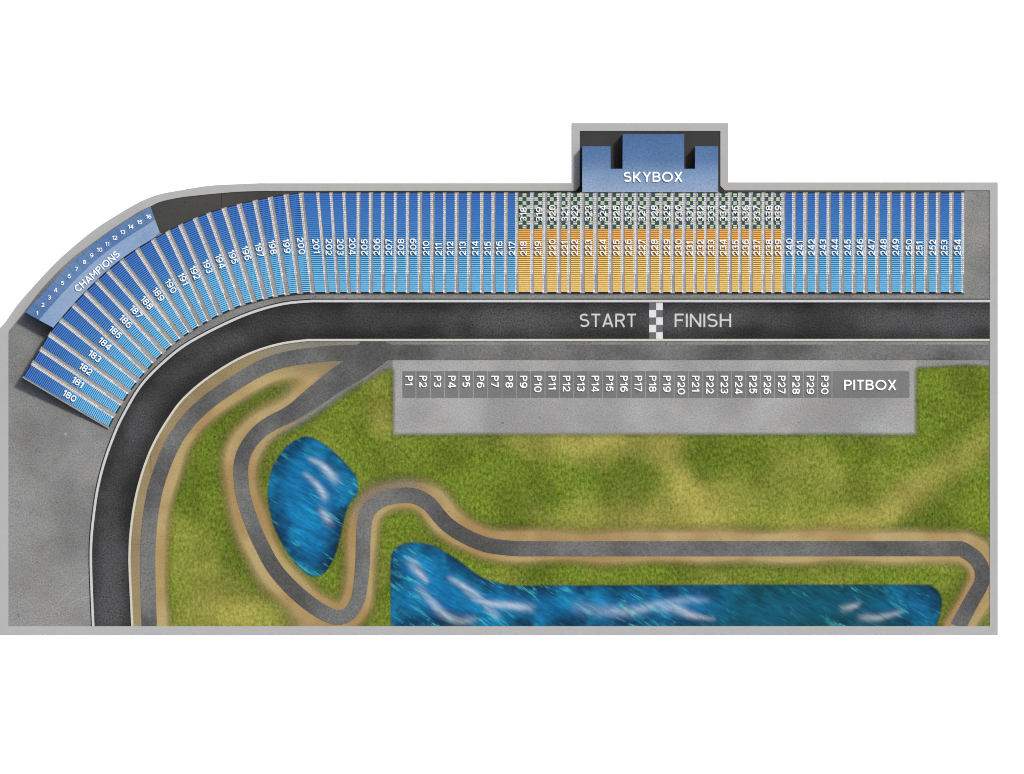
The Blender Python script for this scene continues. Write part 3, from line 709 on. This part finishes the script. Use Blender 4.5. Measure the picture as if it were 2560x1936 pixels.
for i in range(16):
    A = [np.array(p) for p in OE[3 * i:3 * i + 4]]; B = [np.array(p) for p in ME[3 * i:3 * i + 4]]
    def trim(P, k=0.35):
        Q = list(P); d = (P[-1] - P[0]) / np.linalg.norm(P[-1] - P[0]); Q[0] = P[0] + d * k; Q[-1] = P[-1] - d * k; return Q
    A, B = trim(A), trim(B); B = [p + (a - p) * 0.012 for a, p in zip(A, B)]
    m = MB(); strip(m, [tuple(p) for p in A], [tuple(p) for p in B], HC - 0.38, HC + 0.05)
    s = m.build('suite', 'suite_roof', t)
    m = MB(); place_text(m, str(i + 1), 'sign', 10.2, c1(*numpos[i]), 0, lambda x, y: HC + 0.1, 0.7); m.build('number_sign', 'letters', s)
m = MB(); strip(m, offset_line(OE, 0.2), offset_line(IE, -0.2), HC - 0.39, HC - 0.20); m.build('roof_seam', 'seam', t)
m = MB(); place_text(m, 'CHAMPIONS', 'sign', 17.6, c1(1046, 1030), -41.3, lambda x, y: HC + 0.05, 0.85, 141); m.build('sign_lettering', 'letters', t)

# ------------------------------------------------------------------ skybox building
t = thing('skybox_building', 'blue roofed building lettered SKYBOX with a tall middle block and two side wings', 'building', W(1626, 420))
HS = 13.0
fp = [(1456, 480.6), (1456, 366.5), (1526, 366.5), (1526, 423), (1557, 423), (1557, 336), (1710, 336), (1710, 423), (1738, 423), (1738, 366.5), (1795, 366.5), (1795, 480.6)]
cx, cy = 1626, 420
m = MB(); m.prism([fp], 0.0, HS - 0.4); m.build('wall', 'facade', t)
def grow(P, d):
    out = []; n = len(P)
    for i in range(n):
        a, p, c = np.array(P[i - 1]), np.array(P[i]), np.array(P[(i + 1) % n])
        u = (p - a) / np.linalg.norm(p - a); v = (c - p) / np.linalg.norm(c - p)
        nrm = np.array([u[1], -u[0]]) + np.array([v[1], -v[0]]); out.append(tuple(p + nrm * d))
    return out
m = MB(); m.prism([grow(fp, 0.4)], HS - 0.38, HS); m.build('roof', 'sky_roof', t)
m = MB()
for x in np.arange(1462, 1790, 12.0): m.hexa([W(x, 481.2, HS - 3), W(x + 10, 481.2, HS - 3), W(x + 10, 480.4, HS - 3), W(x, 480.4, HS - 3)], [W(x, 481.2, HS - 0.9), W(x + 10, 481.2, HS - 0.9), W(x + 10, 480.4, HS - 0.9), W(x, 480.4, HS - 0.9)])
m.build('window', 'glass', t)
m = MB(); place_text(m, 'SKYBOX', 'sign', 25, (1632.5, 442.8), 0, lambda x, y: HS + 0.05, 0.95, 146); m.build('sign_lettering', 'letters', t)

# ------------------------------------------------------------------ marks on the paving
def thin(pts, w, z, mat, name):
    m = MB(); P = [np.array(p, float) for p in pts]
    L = offset_line(pts, -np.array(w) / 2); R = offset_line(pts, np.array(w) / 2)
    for i in range(len(pts) - 1): m.add([W(*L[i], z), W(*L[i + 1], z), W(*R[i + 1], z), W(*R[i], z)], [(3, 2, 1, 0)])
    return struct(m.build(name, mat))
thin([(553, 484), (554.2, 492), (552.8, 500), (554.5, 508), (554, 514), (556, 522)], [1.6, 1.2, 1.5, 1.0, 1.4, 1.6], 0.009, 'crack', 'paving_crack')
thin([(223, 1438), (195, 1461), (170, 1484), (146, 1507)], [1.0, 0.8, 1.0, 1.3], 0.006, 'scrape', 'paving_scrape')
thin([(230, 1490), (200, 1498), (170, 1512), (132, 1526)], [1.2, 0.9, 0.8, 0.6], 0.006, 'scrape', 'paving_scrape')
thin([(229, 1497), (205, 1504), (190, 1511), (172, 1522)], [0.7, 0.6, 0.8, 0.4], 0.0065, 'scrape', 'paving_scrape')
thin([(376.5, 1135), (377.5, 1160), (377.2, 1182)], [0.9, 0.7, 0.9], 0.026, 'crack', 'paving_crack')
thin([(577, 913), (578, 920), (577.5, 930)], [0.6, 0.8, 0.5], 0.026, 'crack', 'paving_crack')
thin([(850, 942), (862, 930), (870, 923)], [0.5, 1.0, 0.5], ROADZ + 0.008, 'crack', 'paving_crack')
thin([(1457.5, 860), (1463, 857.5)], [1.2, 2.0], 0.03, 'rust', 'paving_stain')
thin([(1471, 859), (1475, 855.5)], [2.6, 3.2], 0.03, 'rust', 'paving_stain')
def scrap(pts, z, label):
    m = MB(); c = np.mean(pts, axis=0); n = len(pts)
    v = [W(c[0], c[1], z + 0.3)] + [W(x, y, z + 0.08 * (i % 2)) for i, (x, y) in enumerate(pts)]
    m.add(v, [(0, 1 + (i + 1) % n, 1 + i) for i in range(n)])
    m.add([(p[0], p[1], p[2] - 0.03) for p in v[1:]] , [tuple(range(n))])
    return tag(m.build('litter_scrap', 'scrap'), label, 'litter')
scrap([(160, 1082), (163.5, 1084), (166, 1081), (165.5, 1085), (169, 1088), (165.5, 1089), (164, 1093.5), (162.5, 1088.5), (159.5, 1087)], 0.05, 'pale crumpled scrap lying on the concrete apron below section 180')

# ------------------------------------------------------------------ light, sky, camera
EL, AZ = 62.0, 48.0                        # sun height; azimuth from +X towards +Y
sv = Vector((math.cos(math.radians(EL)) * math.cos(math.radians(AZ)), math.cos(math.radians(EL)) * math.sin(math.radians(AZ)), math.sin(math.radians(EL))))
L = bpy.data.lights.new('sun', 'SUN'); L.energy = 2.6; L.angle = math.radians(5.0); L.color = (0.965, 0.98, 0.94)
lo_ = bpy.data.objects.new('sun', L); COL.objects.link(lo_); lo_.rotation_euler = sv.to_track_quat('Z', 'Y').to_euler(); lo_.location = (0, 0, 300)
w = bpy.data.worlds.new('World'); scene.world = w; w.use_nodes = True
nt = w.node_tree; bg_ = nt.nodes['Background']; sk = nt.nodes.new('ShaderNodeTexSky'); sk.sky_type = 'NISHITA'
sk.sun_disc = False; sk.sun_elevation = math.radians(EL); sk.sun_rotation = math.radians(90 - AZ)
sk.air_density = 0.7; sk.dust_density = 4.0; sk.ozone_density = 0.6
nt.links.new(sk.outputs[0], bg_.inputs['Color']); bg_.inputs['Strength'].default_value = 0.15

cam = bpy.data.cameras.new('camera'); cam.type = 'ORTHO'; cam.ortho_scale = 2560 * S
cam.clip_start = 1.0; cam.clip_end = 6000
co = bpy.data.objects.new('camera', cam); COL.objects.link(co); co.location = (0, 0, 700)
scene.camera = co
scene.cycles.filter_width = 1.1
scene.cycles.use_denoising = False
scene.cycles.use_adaptive_sampling = False
vs = scene.view_settings; vs.view_transform = 'Standard'; vs.look = 'None'; vs.exposure = -0.02; vs.gamma = 1.0; vs.use_curve_mapping = False
